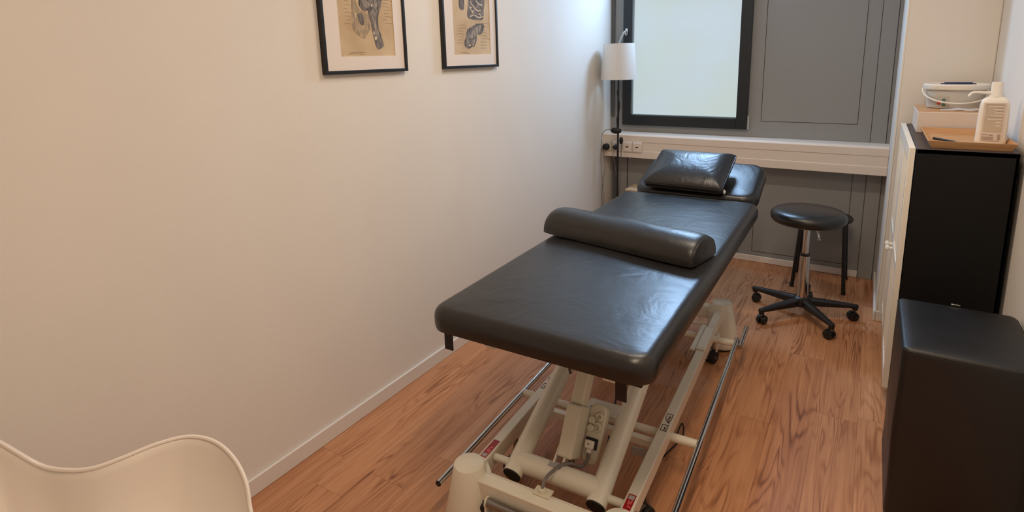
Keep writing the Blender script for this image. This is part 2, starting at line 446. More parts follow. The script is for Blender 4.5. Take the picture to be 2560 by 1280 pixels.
def plug(name, label, x, z, cordpts, big=True):
    t = thing(name, label, 'plug', (x, 4.062, z))
    bm = new()
    rr = .028 if big else .019
    lathe(bm, [(0, -.008), (rr * .92, -.008), (rr, -.002), (rr, .018), (rr * .8, .030), (rr * .35, .034), (0, .034)], n=8 if big else 24)
    for v in bm.verts: v.co = V((v.co.x, -v.co.z, v.co.y))
    obj('plug_body', bm, M_rub, t, bevel=.002)
    bm = new(); tube(bm, [V(p) - t.location for p in cordpts], .0022, 8); obj('cord', bm, M_cable, t)
plug('power_plug', 'black angled power plug in the socket nearest the left wall', .036, .803,
     [(.036, 4.025, .790), (.032, 4.02, .74), (.045, 4.02, .66), (.030, 4.02, .56), (.022, 4.02, .48), (.035, 4.02, .42), (.03, 4.03, .2), (.03, 4.04, .01)])
plug('power_plug', 'small round black plug in the socket directly behind the lamp pole', .112, .805,
     [(.112, 4.03, .80), (.108, 4.02, .75), (.125, 4.02, .67), (.142, 4.02, .55), (.148, 4.03, .35), (.12, 4.04, .01)], False)

# ------------------------------------------------------------------ floor lamp
t = thing('floor_lamp', 'slim black floor lamp with a white drum shade in the corner by the window', 'lamp', (.160, 3.985, 0))
bm = new(); lathe(bm, [(0, 0), (.125, 0), (.128, .006), (.12, .014), (.02, .022), (0, .022)], n=40); obj('base', bm, M_blackm, t)
bm = new(); cyl(bm, (0, 0, .02), (0, 0, 1.45), .0075); obj('pole', bm, M_blackm, t)
bm = new(); lathe(bm, [(.131, 1.322), (.111, 1.578), (.109, 1.578), (.129, 1.322), (.131, 1.322)], n=64); sh = obj('lamp_shade', bm, M_shade, t)
bm = new()
for k_ in range(3): cyl(bm, (0, 0, 1.44), (.118 * cos(k_ * 2.09), .118 * sin(k_ * 2.09), 1.46), .0015, n=6)
cyl(bm, (0, 0, 1.41), (0, 0, 1.46), .014); obj('shade_ring', bm, M_blackm, t)
bm = new(); lathe(bm, [(0, 1.46), (.02, 1.46), (.03, 1.5), (.02, 1.535), (0, 1.54)], n=20); obj('bulb', bm, M_plast, t)
bm = new(); tube(bm, [(.0, -.010, 1.33), (.006, -.012, 1.27), (-.003, -.011, 1.22), (.013, -.012, 1.15), (.012, -.012, 1.10), (-.004, -.012, 1.03), (0, -.012, .96)], .0042, 10); obj('cord', bm, M_rub, t)
bm = new(); lathe(bm, [(0, -.022), (.022, -.021), (.038, -.013), (.042, 0), (.038, .013), (.022, .021), (0, .022)], n=32, sy=.45)
for v in bm.verts: v.co += V((-.006, -.022, .945))
obj('cord_switch', bm, M_rub, t)
bm = new(); tube(bm, [(-.044, -.022, .948), (-.075, -.03, .952), (-.105, -.03, .93), (-.125, -.02, .88), (-.135, 0, .80), (-.136, 0, .70), (-.132, 0, .60), (-.118, 0, .52), (-.128, 0, .45), (-.12, .01, .2), (-.118, .02, .01)], .0024, 8); obj('cord', bm, M_cable, t)
bm = new(); lathe(bm, [(0, -.026), (.010, -.024), (.016, 0), (.010, .024), (0, .026)], n=20)
for v in bm.verts: v.co += V((.014, .03, .865))
obj('cord_adapter', bm, M_rub, t)
bm = new(); tube(bm, [(.018, .03, .84), (.017, .02, .7), (.022, .0, .55), (.012, .0, .42), (.02, .0, .2), (.06, 0, .03)], .0026, 8); obj('cord', bm, mat('grey_brown_cable', srgb(92, 86, 82), .5), t)

# pale wooden box behind the table head
t = thing('wooden_box', 'pale wooden box on the floor behind the head end of the treatment table', 'box', (.30, 4.08, 0))
B('box_body', (-.075, -.09, 0), (.13, .09, .485), M_pine, t, .008)
B('box_lid', (-.079, -.094, .487), (.134, .094, .503), M_pine, t, .005)

# ------------------------------------------------------------------ treatment table
YAW = R_(.9)
T_ = thing('treatment_table', 'height-adjustable treatment table with black padded top on a cream white steel frame', 'treatment table', (.992, 1.25, 0), YAW)
# main mattress: local y 0..1.74
bm = new()
def wmain(v):
    v = v.copy(); v.z += .0035 * noise.noise(V((v.x * 4, v.y * 3, 0)))
    return v
cushion(bm, .357, .878, .066, roundprof(.079, .036, .0, .003, 6, .28), 10, T=lambda v: v + V((-.004, .868, .672)), warp=wmain)
obj('mattress', bm, M_leath, T_)
# head section, tilted up
tilt = R_(19)
hingeR = Matrix.Rotation(tilt, 4, 'X')
bm = new()
cushion(bm, .330, .195, .085, roundprof(.080, .034, .0, .003, 6, .12), 10, T=lambda v: (hingeR @ (v + V((0, .21, -.075)))) + V((0, 1.765, .744)))
obj('head_cushion', bm, M_leath, T_)
bm = new(); box(bm, (-.3, .03, -.095), (.3, .37, -.078)); 
for v in bm.verts: v.co = (hingeR @ v.co) + V((0, 1.765, .744))
obj('head_board', bm, M_blackm, T_)
B('top_board', (-.315, .04, .648), (.315, 1.71, .669), M_blackm, T_, .003)
for s in (-1, 1):
    x = -.293 if s < 0 else .268
    bm = new(); box(bm, (x - .016, .012, .613), (x + .016, .016, .680)); box(bm, (x - .016, .012, .668), (x + .016, .09, .6715))
    obj('end_bracket', bm, M_blackm, T_, bevel=.0015)
# upper sub frame
bm = new()
for s in (-1, 1): box(bm, (s * .2 - .02, .10, .60), (s * .2 + .02, 1.7, .648))
box(bm, (-.2, 1.05, .60), (.2, 1.09, .64)); box(bm, (-.2, .5, .602), (.2, .54, .638)); obj('upper_frame', bm, M_steelw, T_, bevel=.004)
# base frame
PX, Y0, Y1, ZT = .243, .014, 1.60, .240
def post(x, y):
    bm = new(); lathe(bm, [(0, .018), (.086, .018), (.091, .026), (.090, .04), (.069, .135), (.0495, ZT - .004), (.0475, ZT), (0, ZT)], n=48)
    p = obj('corner_post', bm, M_steelw, T_, loc=(x, y, 0), angle=50)
    bm = new(); lathe(bm, [(0, 0), (.066, 0), (.066, .02), (0, .02)], n=32); obj('rubber_foot', bm, M_rub, p)
    bm = new(); lathe(bm, [(0, ZT + .0003), (.046, ZT + .0003), (.0475, ZT - .002), (.0475, ZT + .001), (.044, ZT + .0025), (0, ZT + .0025)], n=48); obj('post_cap', bm, M_steelw, p)
    return p
for x, y in ((-PX - .006, Y0), (PX + .006, Y0), (-PX - .006, Y1), (PX + .006, Y1)): post(x, y)
for s in (-1, 1):
    rail = B('side_rail', (s * PX - .018, Y0 + .035, .158), (s * PX + .018, Y1 - .03, .216), M_steelw, T_, .003)
    # warning sticker and boxed maker's mark on the rail
    yy = .084 if s < 0 else .060
    B('warning_sticker', (s * PX - .0115, yy, .2161), (s * PX + .0115, yy + .092, .2168), M_red, rail)
    bm = new(); e0, e1 = (yy + .004, yy + .019) if s < 0 else (yy + .070, yy + .087)
    box(bm, (s * PX - .0085, e0, .2168), (s * PX + .0085, e1, .2171)); obj('sticker_field', bm, M_grey, rail)
    bm = new()
    for (ax, ay, bx, by) in ((-.004, .028, .001, .044), (.003, .024, .007, .040), (-.002, .048, .003, .054), (.004, .050, .0085, .056)):
        if s > 0: ay, by = .092 - by, .092 - ay
        box(bm, (s * PX + ax, yy + ay, .2168), (s * PX + bx, yy + by, .2171))
    obj('sticker_print', bm, M_pink, rail)
    ym = .483 if s > 0 else .525
    bm = new(); x0, x1 = s * PX - .011, s * PX + .011
    def ln(ax, ay, bx, by): box(bm, (x0 + ax, ym + ay, .2161), (x0 + bx, ym + by, .2166))
    for oy in (0, .068):
        ln(0, oy, .022, oy + .004); ln(0, oy + .034, .022, oy + .038); ln(0, oy, .0025, oy + .038); ln(.0195, oy, .022, oy + .038); ln(.010, oy + .008, .0165, oy + .024)
    extrude_poly(bm, [(x0 + .003, ym + .062, .2161), (x0 + .020, ym + .046, .2161), (x0 + .019, ym + .066, .2161)], (0, 0, .0005))
    obj('maker_mark', bm, M_ink, rail)
# screw on the outside of the right rail
bm = new(); cyl(bm, (PX + .0175, .115, .190), (PX + .027, .115, .190), .006, n=12); obj('bolt', bm, M_steel, T_)
# end beams with a raised lip
for y, nm in ((Y0, 'end_beam'), (Y1, 'end_beam')):
    bm = new(); box(bm, (-PX + .03, y - .026, .148), (PX - .03, y + .020, .214)); box(bm, (-PX + .03, y + .0205, .165), (PX - .03, y + .032, .208)); obj(nm, bm, M_steelw, T_, bevel=.004)
# gussets joining beams to posts
for s in (-1, 1):
    for y, d in ((Y0, 1), (Y1, -1)):
        bm = new(); extrude_poly(bm, [(s * (PX - .015), y + d * .030, .170), (s * (PX - .060), y + d * .030, .170), (s * (PX - .015), y + d * .075, .170)], (0, 0, .036))
        obj('gusset', bm, M_steelw, T_, bevel=.002)
# cable grommet on the near beam
bm = new(); box(bm, (-.026, Y0 + .004, .2142), (.030, Y0 + .040, .220)); bm2 = bm
cyl(bm, (0, Y0 + .020, .219), (0, Y0 + .020, .232), .013, .011); obj('cable_grommet', bm, M_plw, T_, bevel=.002)
# foot tube across the near end, its clamps and knob
bm = new(); cyl(bm, (-.158, -.030, .170), (.158, -.030, .170), .0135); obj('foot_tube', bm, M_steel, T_)
for s in (-1, 1):
    x = s * .157
    bm = new(); cyl(bm, (x - .003, -.030, .170), (x + .003, -.030, .170), .0175)
    box(bm, (x - .003, -.044, .11), (x + .003, -.020, .165)); box(bm, (x - .003, -.043, .10), (x + .022, -.022, .140)); obj('tube_clamp', bm, M_plw, T_, bevel=.002)
for x in (-.175, -.085):
    bm = new(); lathe(bm, [(0, -.014), (.014, -.014), (.0165, 0), (.014, .014), (0, .014)], n=20)
    for v in bm.verts: v.co = V((x, -.010 + v.co.z, .130 if x < -.1 else .10)) + V((v.co.x, 0, v.co.y))
    obj('knob', bm, M_rub, T_)
# U shaped lifting frame
ca, sa = cos(R_(21.6)), sin(R_(21.6))
AX, AR = .143, .0315
p0 = V((.004, .094, .182))
def arm(tt): return V((p0.x, p0.y + ca * tt, p0.z + sa * tt))
for s in (-1, 1):
    bm = new(); a, b = arm(0), arm(1.12); cyl(bm, (a.x + s * AX, a.y, a.z), (a.x + s * AX, b.y, b.z), AR, n=40); lf = obj('lift_arm', bm, M_steelw, T_)
    bm = new(); a, b = arm(-.004), arm(.0005); cyl(bm, (a.x + s * AX, a.y, a.z), (a.x + s * AX, b.y, b.z), AR * .95, n=32); obj('end_cap', bm, M_rub, lf)
bm = new(); a = arm(.050); cyl(bm, (-AX, a.y, a.z), (AX, a.y, a.z), .0335, n=40)
lx = obj('lift_crossbar', bm, M_steelw, T_)
B('rating_plate', (-.028, a.y - .012, a.z + .0325), (.016, a.y + .012, a.z + .0345), M_grey, lx)
bm = new(); a = arm(.035); cyl(bm, (-PX + .02, a.y, a.z), (PX - .02, a.y, a.z), .0125); obj('pivot_axle', bm, M_steelw, T_)
# bracket of the actuator
bm = new(); a = arm(.050)
for x in (-.020, .010): extrude_poly(bm, [(x, a.y - .004, a.z + .028), (x, a.y + .085, a.z + .030), (x, a.y + .075, a.z + .062), (x, a.y + .05, a.z + .064)], (.007, 0, 0))
obj('actuator_bracket', bm, M_steelw, T_, bevel=.002)
# actuator: lower housing, upper sleeve, piston end
q0, q1, q2 = V((.012, .198, .226)), V((.012, .290, .362)), V((.012, .46, .60))
def hbox(name, a, b, hx, hy, m, bev=.005, off=V((0, 0, 0)), **k):
    d = (b - a); L_ = d.length; q = d.to_track_quat('Z', 'X').to_matrix()
    # x axis along world x
    z = d.normalized(); x = V((1, 0, 0)); y = z.cross(x).normalized()
    bm = new(); box(bm, (-hx, -hy, 0), (hx, hy, L_))
    for v in bm.verts: v.co = a + off + x * v.co.x + y * v.co.y + z * v.co.z
    return obj(name, bm, m, T_, bevel=bev, **k), x, y, z
act, ax_, ay_, az_ = hbox('actuator_housing', q0, q1, .0255, .045, M_plw, .006)
hbox('actuator_sleeve', q1, q2, .0215, .030, M_plw, .005)
bm = new()
for x in (-.036, -.020, -.008): cyl(bm, q0 + V((x + .022, .01, 0)), q0 + V((x + .022, .004, -.042)), .0045 if x > -.03 else .006)
obj('actuator_rod', bm, M_steel, T_)
# control box on the right of the actuator
c0 = q0 + V((.052, .036, -.032)); 
def cpt(a_, b_, c_): return c0 + ax_ * a_ + ay_ * b_ + az_ * c_
bm = new(); pts = rrect(.030, .095, .027, 8)
sgn = -1 if ay_.y > 0 else 1
def fr(a_, b_, h_): return cpt(a_, 0, b_) + ay_ * (h_ * (1 if ay_.z > 0 else -1))
A_ = [fr(x, y + .095, 0) for x, y in pts]; up = ay_ * (1 if ay_.z > 0 else -1)
extrude_poly(bm, A_, -up * .045); cb_ = obj('control_box', bm, M_plw, T_, bevel=.006)
bm = new()
for (x, y) in ((-.012, .135), (-.012, .110)): cyl(bm, fr(x, y, 0), fr(x, y, .012), .0115)
obj('port_cover', bm, M_plw, cb_, bevel=.002)
bm = new()
tube(bm, [fr(-.002, .150, .004), fr(.012, .160, .006), fr(.020, .148, .006), fr(.012, .140, .008)], .005, 10); tube(bm, [fr(-.004, .125, .006), fr(.014, .128, .008), fr(.020, .112, .008), fr(.008, .104, .004)], .0042, 10)
obj('loop_cable', bm, M_plw, cb_)
def fbox(bm, x0, x1, y0, y1, h0, h1):
    extrude_poly(bm, [fr(x0, y0, h0), fr(x1, y0, h0), fr(x1, y1, h0), fr(x0, y1, h0)], up * (h1 - h0))
bm = new(); fbox(bm, -.021, .021, .048, .082, .0, .006); obj('inlet', bm, M_groove, cb_, bevel=.002)
bm = new(); fbox(bm, -.017, .013, .048, .074, .005, .022); fbox(bm, -.009, .008, .034, .050, .006, .018); mp_ = obj('mains_connector', bm, M_plast, cb_, bevel=.004)
bm = new(); cyl(bm, fr(-.004, .062, .021), fr(-.004, .062, .0226), .0028, n=12); obj('screw', bm, M_ink, mp_)
# grey mains lead over the crossbar to the grommet
bm = new(); a = arm(.050)
tube(bm, [fr(0, .036, .012), fr(.0, .010, .014), V((.052, .20, .205)), V((.034, .175, .228)), V((.014, a.y, a.z + .040)), V((.002, .085, .246)), V((0, .050, .246)), V((0, Y0 + .020, .228))], .0052, 12)
obj('mains_lead', bm, M_cable, T_)
bm = new(); tube(bm, [(-.052, .46, .60), (-.066, .40, .52), (-.060, .37, .455), (-.050, .36, .42)], .005, 10); obj('hand_control_lead', bm, mat('brown_grey_cable', srgb(96, 80, 70), .5), T_)
# wheel lift cross members
YC = .528
bm = new(); cyl(bm, (-.328, YC, .170), (.350, YC, .170), .0155, n=28); obj('cross_tube', bm, M_steelw, T_)
B('cross_bar', (-PX + .015, YC - .070, .150), (PX - .015, YC - .045, .180), M_steelw, T_, .003)
B('axle_plate', (-.064, YC - .020, .187), (.062, YC + .060, .195), M_steelw, T_, .004)
for (x, y) in ((-.038, .004), (.018, .0)):
    bm = new(); cyl(bm, (x, YC + y, .1945), (x, YC + y, .1956), .006, n=14); obj('plate_hole', bm, M_groove, T_)
B('clear_cover', (PX - .10, YC - .085, .118), (PX - .02, YC - .077, .149), M_grey, T_, .002)
YF = 1.33
bm = new(); cyl(bm, (-.330, YF, .165), (.352, YF, .165), .0155, n=28); obj('cross_tube', bm, M_steelw, T_)
bm = new(); cyl(bm, (-PX, YF + .165, .15), (PX, YF + .165, .15), .008); obj('tie_rod', bm, M_steelw, T_)
# steel bars on both sides
for s, e in ((-1, -.038), (1, -.03)):
    bm = new(); cyl(bm, (s * .347 + .011, e, .170), (s * .347 + .011, YF + .035, .172), .0105, n=20); sb = obj('foot_bar', bm, M_chrome, T_)
    bm = new(); cyl(bm, (s * .347 + .011, e - .0015, .170), (s * .347 + .011, e + .002, .170), .0098, n=20); obj('bar_plug', bm, M_rub, sb)
    bm = new(); cyl(bm, (s * .371 + .010, YF - .03, .168), (s * .371 + .010, YF + .175, .172), .0115, n=20); cyl(bm, (s * .340 + .01, YF, .165), (s * .372 + .010, YF, .165), .012)
    obj('pedal_bar', bm, M_chrome, T_)
# folded cover plates on the far part of the rails
for s in (-1, 1):
    bm = new(); box(bm, (s * PX - .021, 1.10, .2165), (s * PX + .020, 1.325, .226)); x0, x1 = sorted((s * (PX - .022), s * (PX - .046)))
    box(bm, (x0, 1.10, .208), (x1, 1.36, .216)); obj('rail_cover', bm, M_steelw, T_, bevel=.003)
    bm = new(); box(bm, (s * (PX + .028) - .004, YF + .02, .09), (s * (PX + .028) + .004, YF + .07, .17)); obj('lift_link', bm, M_steelw, T_, bevel=.002)
def castor(parent, x, y, R, wd, ang, top, m=M_rub, hood=None):
    c = thing_part = bpy.data.objects.new('castor', None); COL.objects.link(c); c.parent = parent; c.location = (x, y, 0); c.rotation_euler = (0, 0, ang)
    for s in (-1, 1):
        bm = new(); lathe(bm, [(0, -wd * .2), (R * .6, -wd * .2), (R * .96, -wd * .17), (R, -wd * .08), (R, wd * .08), (R * .94, wd * .18), (R * .55, wd * .24), (0, wd * .26)], n=28)
        for v in bm.verts: v.co = V((R * .35 + v.co.x, s * (v.co.z + wd * .30), R + v.co.y))
        obj('wheel', bm, m, c)
    bm = new(); n = 14
    for k_ in range(n):
        a0, a1 = R_(-10 + 150 * k_ / n), R_(-10 + 150 * (k_ + 1) / n)
        q = []
        for (a_, rr) in ((a0, R * .55), (a1, R * .55), (a1, R * 1.1), (a0, R * 1.1)): q.append((R * .35 + rr * cos(a_), -wd * .13, R + rr * sin(a_)))
        extrude_poly(bm, q, (0, wd * .26, 0))
    cyl(bm, (R * .35, -wd * .6, R), (R * .35, wd * .6, R), R * .22, n=14)
    obj('castor_fork', bm, hood or m, c)
    bm = new(); cyl(bm, (0, 0, R * 1.3), (0, 0, top), R * .28, n=14); obj('castor_stem', bm, M_steel, c)
    return c
for s in (-1, 1):
    for y in (.30, YF + .09): castor(T_, s * (PX - .0), y, .034, .045, R_(-115), .150, M_rub, mat('grey_castor_fork', srgb(112, 106, 100), .4))

# the whole base stands turned a little against the top
BA = R_(1.7); BR = Matrix.Rotation(BA, 4, 'Z')
for c in list(T_.children):
    if c.name.split('.')[0] not in ('mattress', 'head_cushion', 'head_board', 'top_board', 'end_bracket', 'upper_frame'):
        c.location = BR @ c.location + V((.018, 0, 0)); c.rotation_euler.z += BA

# loose black cord on the floor under the table
bm = new(); tube(bm, [(1.20, 2.02, .0035), (1.213, 2.06, .045), (1.222, 2.03, .0035), (1.19, 1.85, .0035), (1.20, 1.66, .0035), (1.17, 1.58, .0035), (1.10, 1.60, .0035), (1.0, 1.8, .0035), (.85, 2.3, .0035), (.6, 3.0, .0035), (.33, 3.6, .0035)], .003, 8)
tag(obj('mains_cable', bm, M_rub), 'thin black power cable lying on the wood floor under the treatment table', 'cable')

# ------------------------------------------------------------------ half-round bolster on the table
a, b = V((.612, 2.150, 0)), V((1.284, 2.020, 0)); L_ = (b - a).length; ang = math.atan2(b.y - a.y, b.x - a.x)
t = thing('half_round_bolster', 'long black half-round knee bolster lying across the treatment table', 'bolster', ((a + b) / 2) + V((0, 0, .756)), ang)
bm = new(); n = 26; prev = None
def dsec(sc, x):
    pts = []
    for i in range(n):
        th = pi * i / (n - 1)
        yy = .108 * cos(th); zz = .092 * sin(th) ** .82
        pts.append((x, yy * sc, .003 + zz * (sc if sc < 1 else 1)))
    for i in range(1, 9): pts.append((x, -.108 * sc + .216 * sc * i / 9, 0))
    return pts
st = [(-L_ / 2 + d_, k_) for d_, k_ in ((0, .80), (.002, .87), (.006, .92), (.014, .955), (.028, .98), (.050, .995))] + [(-L_ / 2 + .08 + (L_ - .16) * i / 12, 1.) for i in range(13)] + [(L_ / 2 - d_, k_) for d_, k_ in ((.050, .995), (.028, .98), (.014, .955), (.006, .92), (.002, .87), (0, .80))]
for x, sc in st:
    cur = []
    for p in dsec(sc, x):
        v = V(p); v.z *= 1 + .02 * noise.noise(V((x * 7, v.y * 6, 3))); cur.append(bm.verts.new(v))
    if prev: bridge(bm, prev, cur)
    else: bm.faces.new(cur[::-1])
    prev = cur
bm.faces.new(prev); obj('bolster_body', bm, M_leath, t, angle=50)
for s in (-1, 1):
    bm = new()
    pp = [V((s * (L_ / 2 - .0035), .108 * .90 * cos(pi * i / 20), .003 + .092 * .90 * sin(pi * i / 20) ** .82)) for i in range(21)]
    tube(bm, pp, .0014, 6, smooth=False)
    obj('seam', bm, M_leath, t)

# ------------------------------------------------------------------ pillow on the head section
t = thing('pillow', 'small wedge-shaped black leatherette pillow propped on the raised head section', 'pillow', (.922, 2.985, .764), R_(-1.5))
tl = Matrix.Rotation(R_(24), 4, 'X')
bm = new(); 
def wp(v):
    v = v.copy(); k = (abs(v.x) / .21) ** 3 * (abs(v.y) / .165) ** 3
    v.z += .0; s_ = 1 - .05 * (1 - (abs(v.y) / .165) ** 2) * (abs(v.x) / .21)
    v.x *= s_; v.y *= 1 - .05 * (1 - min(1, (abs(v.x) / .21)) ** 2)
    if v.z > .02: v.z = .02 + (v.z - .02) * (1 - .45 * k)
    v.z += .003 * noise.noise(V((v.x * 14, v.y * 14, v.z * 6)))
    return v
pf = [(.022, 0), (.006, .006), (0, .018), (.0, .040), (.002, .052), (.006, .060), (.016, .068), (.035, .076), (.06, .082), (.09, .086), (.12, .088), (.14, .089)]
cushion(bm, .213, .168, .022, pf, 6, T=lambda v: (tl @ (v + V((0, .175, .0)))) , warp=wp)
obj('pillow_body', bm, M_leath2, t, angle=70)
bm = new(); 
pp = []
for (x, y) in rrect(.214, .169, .022, 5) : pp.append(tl @ (wp(V((x, y, .047))) + V((0, .175, 0))))
pp.append(pp[0]); tube(bm, pp, .0025, 6, smooth=False); obj('piping', bm, M_leath2, t)
bm = new(); c_ = tl @ V((.2165, .03, .012)); 
extrude_poly(bm, [c_ + V(p) for p in ((.0, 0, -.013), (.009, .004, 0), (0, 0, .015), (-.004, -.006, .0))], (.0006, -.0012, 0)); cl = obj('care_label', bm, M_tissue, t, smooth=False, label='white care label')
bm = new(); cyl(bm, c_ + V((.001, -.003, 0)), c_ + V((.0015, -.0045, 0)), .0022, n=10); obj('label_mark', bm, M_ink, cl)

# ------------------------------------------------------------------ rolling stool
t = thing('rolling_stool', 'round black padded stool with chrome gas column and five black castors', 'stool', (1.505, 3.43, 0))
bm = new(); lathe(bm, [(0, .560), (.150, .560), (.178, .566), (.190, .580), (.193, .597), (.188, .614), (.172, .627), (.140, .634), (.07, .638), (0, .639)], n=72); obj('seat', bm, M_leath, t)
bm = new(); lathe(bm, [(0, .522), (.035, .522), (.062, .530), (.066, .560), (0, .560)], n=32); obj('seat_plate', bm, mat('light_grey_metal', srgb(196, 192, 188), .35, .2), t)
bm = new(); tube(bm, [(.03, -.03, .545), (.05, -.055, .545), (.058, -.065, .525), (.066, -.075, .497)], .0055, 10); lathe(bm, [(0, -.004), (.009, -.003), (.009, .005), (0, .006)], c=(.066, -.075, .492), n=14); obj('height_lever', bm, M_chrome, t)
bm = new(); cyl(bm, (0, 0, .33), (0, 0, .53), .0175, n=32); obj('gas_column', bm, M_chrome, t)
bm = new(); lathe(bm, [(0, .365), (.024, .365), (.026, .372), (.024, .380), (0, .38)], n=28); obj('column_collar', bm, M_blackpl, t)
bm = new(); lathe(bm, [(0, .085), (.033, .085), (.030, .2), (.026, .366), (0, .366)], n=32); obj('column_shroud', bm, M_chrome, t)
bm = new(); lathe(bm, [(0, .070), (.045, .070), (.052, .09), (.044, .118), (.033, .125), (0, .125)], n=32); obj('base_hub', bm, M_blackpl, t)
import cmath
tips = [(1.222, 3.530), (1.325, 3.215), (1.672, 3.205), (1.790, 3.525)]
angs = [math.atan2(y - 3.43, x - 1.505) for x, y in tips] + [R_(88)]
for a in angs:
    d = V((cos(a), sin(a), 0)); s_ = V((-sin(a), cos(a), 0)); Lr = .293
    bm = new(); prev = None
    for tt in range(9):
        k_ = tt / 8; p = d * (.03 + (Lr - .03) * k_); wd = .024 - .010 * k_; zt = .116 - .024 * k_ ** 1.2; zb = .072 + .002 * k_
        if tt == 8: wd *= .7
        cur = [bm.verts.new(p + s_ * a_ + V((0, 0, z_))) for a_, z_ in ((-wd, zb), (wd, zb), (wd, zt - .010), (wd * .55, zt), (-wd * .55, zt), (-wd, zt - .010))]
        if prev: bridge(bm, prev, cur)
        else: bm.faces.new(cur[::-1])
        prev = cur
    bm.faces.new(prev)
    cyl(bm, d * (Lr - .016) + V((0, 0, .060)), d * (Lr - .016) + V((0, 0, .090)), .015, n=20)
    obj('base_arm', bm, M_blackpl, t, bevel=.002)
    castor(t, d.x * (Lr - .016), d.y * (Lr - .016), .025, .046, a + R_(200), .066, M_blackpl)

# black four-legged stool behind it
t = thing('four_legged_stool', 'low black metal stool with four thin legs behind the rolling stool', 'stool', (1.555, 4.012, 0))
bm = new(); lathe(bm, [(0, .436), (.150, .436), (.160, .440), (.163, .450), (.158, .457), (.12, .455), (0, .451)], n=56); obj('seat', bm, M_blackm, t)
for sx, sy in ((-1, -1), (1, -1), (-1, 1), (1, 1)):
    bm = new(); cyl(bm, (sx * .145, sy * .140, .004), (sx * .118, sy * .112, .438), .0115, n=16); lg = obj('leg', bm, M_blackm, t)
    bm = new(); cyl(bm, (sx * .1455, sy * .1405, 0), (sx * .145, sy * .140, .02), .0128, n=16); obj('foot_cap', bm, M_rub, lg)
bm = new()
tube(bm, [(-.12, -.115, .425), (.12, .115, .425)], .007, 8, False); tube(bm, [(-.12, .115, .425), (.12, -.115, .425)], .007, 8, False); obj('under_brace', bm, M_blackm, t)

# ------------------------------------------------------------------ cabinet
CX0, CX1, CY0, CY1, CZ = 1.914, 2.222, 2.665, 3.545, 1.113
t = thing('cabinet', 'tall black-brown sideboard with white framed doors against the right wall', 'cabinet', (CX0, CY0, 0))
o0 = V((CX0, CY0, 0))
def CB(name, a, b, m, p=t, bev=.002, **k): return B(name, V(a) - o0, V(b) - o0, m, p, bev, **k)
bm = new()
for a, b in (((CX0, CY0, .04), (CX1, CY0 + .018, CZ)), ((CX0, CY1 - .018, .04), (CX1, CY1, CZ)), ((CX0, CY0, .06), (CX1, CY1, .08)), ((CX1 - .012, CY0, .06), (CX1, CY1, CZ)), ((CX0 + .01, CY0 + .018, .55), (CX1, CY1, .568))): box(bm, V(a) - o0, V(b) - o0)
obj('carcass', bm, M_cab, t, bevel=.002)
CB('cabinet_top', (CX0, CY0, CZ - .020), (CX1, CY1, CZ + .001), M_cabtop, bev=.003)
for x in (CX0 + .03, CX1 - .03):
    for y in (CY0 + .04, CY1 - .04): bm = new(); cyl(bm, V((x, y, 0)) - o0, V((x, y, .06)) - o0, .016, n=16); obj('foot', bm, M_rub, t)
ym = (CY0 + CY1) / 2 + .0
for (y0, y1, ky) in ((CY0 - .002, ym - .0015, ym - .035), (ym + .0015, CY1 - .004, ym + .035)):
    X0, X1 = 1.890, 1.911; z0, z1 = .085, CZ + .004; fw = .055
    bm = new()
    for a, b in (((X0, y0, z0), (X1, y0 + fw, z1)), ((X0, y1 - fw, z0), (X1, y1, z1)), ((X0, y0 + fw, z0), (X1, y1 - fw, z0 + fw)), ((X0, y0 + fw, z1 - fw), (X1, y1 - fw, z1)),
                 ((X0, y0 + fw, .585), (X1, y1 - fw, .62))): box(bm, V(a) - o0, V(b) - o0)
    d_ = obj('door', bm, M_white, t, bevel=.002)
    bm = new(); box(bm, V((X0 + .008, y0 + fw - .004, z0 + fw - .004)) - o0, V((X1 - .004, y1 - fw + .004, z1 - fw + .004)) - o0); obj('door_panel', bm, M_white, d_)
    bm = new()
    nb = 7
    for i in range(1, nb):
        yy = y0 + fw + (y1 - y0 - 2 * fw) * i / nb; box(bm, V((X0 + .003, yy - .004, z0 + fw)) - o0, V((X0 + .010, yy + .004, z1 - fw)) - o0)
    obj('panel_beading', bm, M_white, d_, bevel=.001)
    bm = new(); lathe(bm, [(0, 0), (.006, 0), (.006, .010), (.013, .016), (.014, .024), (.008, .029), (0, .030)], n=24)
    for v in bm.verts: v.co = V((X0 - v.co.z, ky, .580)) - o0 + V((0, v.co.x, v.co.y))
    obj('knob', bm, M_white, d_)

# tray and objects on the cabinet
ZC = CZ + .0012
t = thing('serving_tray', 'shallow bamboo tray with slanted rim on top of the black cabinet', 'tray', (2.084, 2.93, ZC))
bm = new(); hx, hy = .135, .232
def rr4(hx, hy, z): return [bm.verts.new(V((x, y, z))) for x, y in rrect(hx, hy, .006, 3)]
a1_, a2_, a3_, a4_, a5_ = rr4(hx - .012, hy - .012, 0), rr4(hx, hy, .028), rr4(hx - .005, hy - .005, .028), rr4(hx - .016, hy - .016, .006), None
bm.faces.new(a1_[::-1]); bridge(bm, a1_, a2_); bridge(bm, a2_, a3_); bridge(bm, a3_, a4_); bm.faces.new(a4_)
obj('tray_body', bm, M_bamb, t, smooth=False)
t = thing('pen', 'black ballpoint pen lying in the bamboo tray', 'pen', (2.016, 2.868, ZC + .0108), R_(-141))
bm = new(); tube(bm, [(0, -.055, 0), (0, .045, 0)], .0042, 12, False); obj('barrel', bm, M_rub, t)
bm = new(); cyl(bm, (0, .045, 0), (0, .065, 0), .004, .001, 12); obj('tip', bm, M_steel, t)
bm = new(); box(bm, (-.001, -.055, .004), (.001, -.015, .0055)); obj('clip', bm, M_steel, t)

